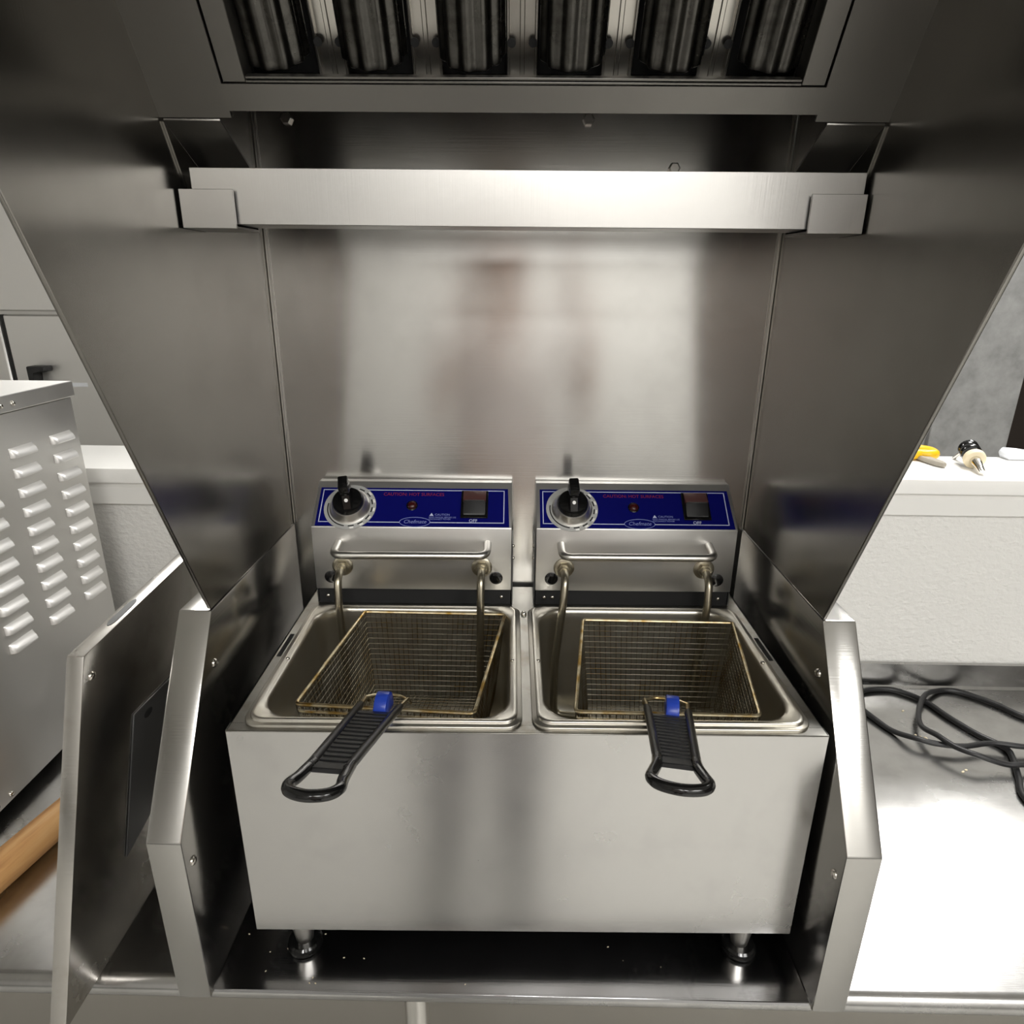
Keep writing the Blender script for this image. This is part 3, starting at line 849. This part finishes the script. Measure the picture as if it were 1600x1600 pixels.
# ------------------------------------------------------------------ crumbs
rc = random.Random(3)
cr = MB()
spots = [(rc.uniform(-0.28, -0.15), rc.uniform(-0.035, 0.03), 0.0) for _ in range(11)] + [(rc.uniform(-0.15, 0.2), rc.uniform(-0.03, 0.02), 0.0) for _ in range(4)]
spots += [(rc.uniform(-0.36, -0.335), rc.uniform(0.0, 0.1), -0.004) for _ in range(8)]
spots += [(0.632, 0.375, -0.004), (0.626, 0.378, -0.004), (0.637, 0.370, -0.004), (0.655, 0.300, -0.004), (0.648, 0.296, -0.004), (0.640, 0.440, -0.004)]
for x, y, z in spots:
    r_ = rc.uniform(0.0004, 0.0009) if z == 0 else rc.uniform(0.001, 0.0028)
    cr.lathe([(r_*0.5, -0.0002), (r_, r_*0.3), (r_*0.5, r_*0.8)], 6, Matrix.Translation((x, y, z)) @ Matrix.Rotation(rc.uniform(0, 6), 4, 'Z') @ Matrix.Diagonal((1.4, 0.8, 1, 1)))
co = cr.build('food_crumbs', M['cream'], None)
co['kind'] = 'stuff'
tag(co, 'tiny pale crumbs scattered over the dark base pan and the worktable', 'crumbs')

# ------------------------------------------------------------------ the person taking the photograph (seen only as reflections in the steel)
def skinned(name, m, parent, nodes, links, root=0, sub=1):
    me = bpy.data.meshes.new(name)
    me.from_pydata([n[0] for n in nodes], links, [])
    o = bpy.data.objects.new(name, me)
    COL.objects.link(o)
    md = o.modifiers.new('skin', 'SKIN')
    md.use_smooth_shade = True
    if not me.skin_vertices:
        bm = bmesh.new(); bm.from_mesh(me)
        bm.verts.layers.skin.verify()
        bm.to_mesh(me); bm.free()
    for i, n in enumerate(nodes):
        r = n[1]
        me.skin_vertices[0].data[i].radius = r if isinstance(r, tuple) else (r, r)
        me.skin_vertices[0].data[i].use_root = (i == root)
    sd = o.modifiers.new('smooth', 'SUBSURF'); sd.levels = sub; sd.render_levels = sub
    dg = bpy.context.evaluated_depsgraph_get()
    me2 = bpy.data.meshes.new_from_object(o.evaluated_get(dg))
    me2.name = name
    o.modifiers.clear()
    o.data = me2
    me2.materials.clear(); me2.materials.append(m)
    if parent: o.parent = parent
    return o

M['skin'] = mat('skin', (0.66, 0.45, 0.36), 0.5)
M['shirt'] = mat('grey_shirt_cloth', (0.78, 0.74, 0.73), 0.85)
M['trousers'] = mat('dark_trouser_cloth', (0.035, 0.035, 0.042), 0.85)
M['shoe'] = mat('black_shoe', (0.015, 0.015, 0.015), 0.5)
M['hair'] = mat('dark_hair', (0.02, 0.014, 0.01), 0.6)
PX, PY = -0.06, -1.02
per = thing('person', 'person in grey shirt and dark trousers holding up a phone before the fryer', 'person', (PX, PY, FZ))
# body in the person's own frame: +y towards the fryer, z from the floor
Bn = [((0, 0, 0.95), (0.150, 0.105)), ((0, 0.01, 1.10), (0.135, 0.095)), ((0, 0.01, 1.28), (0.150, 0.105)), ((0, 0.0, 1.42), (0.110, 0.080)),
      ((0, 0.01, 1.50), (0.055, 0.055)), ((0, 0.03, 1.58), (0.062, 0.070)), ((0, 0.025, 1.66), (0.075, 0.092)), ((0, 0.02, 1.73), (0.055, 0.070)),
      ((-0.17, 0, 1.41), 0.052), ((-0.22, 0.10, 1.20), 0.044), ((-0.10, 0.36, 1.42), 0.034), ((-0.055, 0.44, 1.50), 0.027),
      ((0.17, 0, 1.41), 0.052), ((0.25, 0.10, 1.20), 0.044), ((0.24, 0.36, 1.42), 0.034), ((0.215, 0.44, 1.50), 0.027),
      ((-0.095, 0.0, 0.86), 0.085), ((-0.10, 0.02, 0.49), 0.058), ((-0.10, -0.02, 0.09), 0.040),
      ((0.095, 0.0, 0.86), 0.085), ((0.10, 0.02, 0.49), 0.058), ((0.10, -0.02, 0.09), 0.040)]
Bl = [(0, 1), (1, 2), (2, 3), (3, 4), (4, 5), (5, 6), (6, 7), (3, 8), (8, 9), (9, 10), (10, 11), (3, 12), (12, 13), (13, 14), (14, 15),
      (0, 16), (16, 17), (17, 18), (0, 19), (19, 20), (20, 21)]
skinned('body', M['skin'], per, Bn, Bl, 0, 2)
grow = lambda r, k: tuple(v + k for v in r) if isinstance(r, tuple) else r + k
sh = [0, 1, 2, 3, 8, 9, 10, 12, 13, 14]
ren = {v: i for i, v in enumerate(sh)}
sn = [(Bn[v][0], grow(Bn[v][1], 0.014)) for v in sh]
for q in (6, 9):
    e_, w_ = Vector(sn[q-1][0]), Vector(sn[q][0])
    sn[q] = (tuple(e_.lerp(w_, 0.25)), 0.056)
skinned('shirt', M['shirt'], per, sn, [(ren[a], ren[b]) for a, b in Bl if a in ren and b in ren], 0, 2)
tn = [((0, 0, 0.98), (0.166, 0.120))] + [(Bn[v][0], grow(Bn[v][1], 0.022)) for v in (16, 17, 18, 19, 20, 21)]
skinned('trousers', M['trousers'], per, tn, [(0, 1), (1, 2), (2, 3), (0, 4), (4, 5), (5, 6)], 0, 2)
for sx in (-1, 1):
    skinned('shoe', M['shoe'], per, [((sx*0.10, -0.05, 0.048), (0.042, 0.044)), ((sx*0.102, 0.06, 0.044), (0.045, 0.040)), ((sx*0.108, 0.17, 0.036), (0.042, 0.032)), ((sx*0.11, 0.215, 0.032), (0.03, 0.026))], [(0, 1), (1, 2), (2, 3)], 0, 2)
# face and hair
fc = MB()
fc.prism([(0.095, 1.648), (0.118, 1.612), (0.095, 1.606)], 'x', -0.012, 0.012, 0.005, None, 2)
fc.build('nose', M['skin'], per)
for sx in (-1, 1):
    MB().lathe([(0.0015, -0.012), (0.010, -0.008), (0.0125, 0), (0.010, 0.008), (0.0015, 0.012)], 14, Matrix.Translation((sx*0.031, 0.098, 1.650))).build('eye', M['plate'], per)
    MB().lathe([(0.002, -0.010), (0.016, -0.006), (0.021, 0), (0.016, 0.006), (0.002, 0.010)], 14, Matrix.Translation((sx*0.078, 0.015, 1.635)) @ Matrix.Rotation(PI/2, 4, 'Y')).build('ear', M['skin'], per)
MB().box(-0.022, 0.022, 0.088, 0.098, 1.578, 1.586, 0.003, None, 2).build('mouth', M['switchred'], per)
MB().lathe([(0.094, -0.02), (0.096, 0.02), (0.086, 0.06), (0.055, 0.088), (0.004, 0.098)], 24, Matrix.Translation((0, 0.005, 1.69)) @ Matrix.Rotation(math.radians(16), 4, 'X') @ Matrix.Diagonal((0.92, 1.12, 1, 1))).build('hair', M['hair'], per)
# hands on the two short sides of the phone
for sx, wx in ((-1, -0.080), (1, 0.190)):
    k = -sx                                   # direction towards the phone
    hx = wx + k*0.035
    nodes = [((wx, 0.44, 1.50), 0.026), ((wx+k*0.004, 0.47, 1.53), (0.030, 0.020)), ((wx+k*0.010, 0.485, 1.565), (0.034, 0.017))]
    links = [(0, 1), (1, 2)]
    for f_ in range(4):
        zz = 1.600 - 0.019*f_
        ln = (0.044, 0.050, 0.046, 0.036)[f_]
        i0 = len(nodes)
        nodes += [((wx+k*0.006, 0.494, zz-0.012), 0.0095), ((wx+k*0.016, 0.512, zz-0.004), 0.0088), ((wx+k*(0.016+ln*0.5), 0.516, zz), 0.0080), ((wx+k*(0.014+ln), 0.512, zz), 0.0070)]
        links += [(2, i0), (i0, i0+1), (i0+1, i0+2), (i0+2, i0+3)]
    i0 = len(nodes)
    nodes += [((wx+k*0.016, 0.468, 1.553), 0.0115), ((wx+k*0.030, 0.478, 1.570), 0.0098), ((wx+k*0.046, 0.488, 1.580), 0.0085)]
    links += [(1, i0), (i0, i0+1), (i0+1, i0+2)]
    skinned('hand', M['skin'], per, nodes, links, 0, 1)
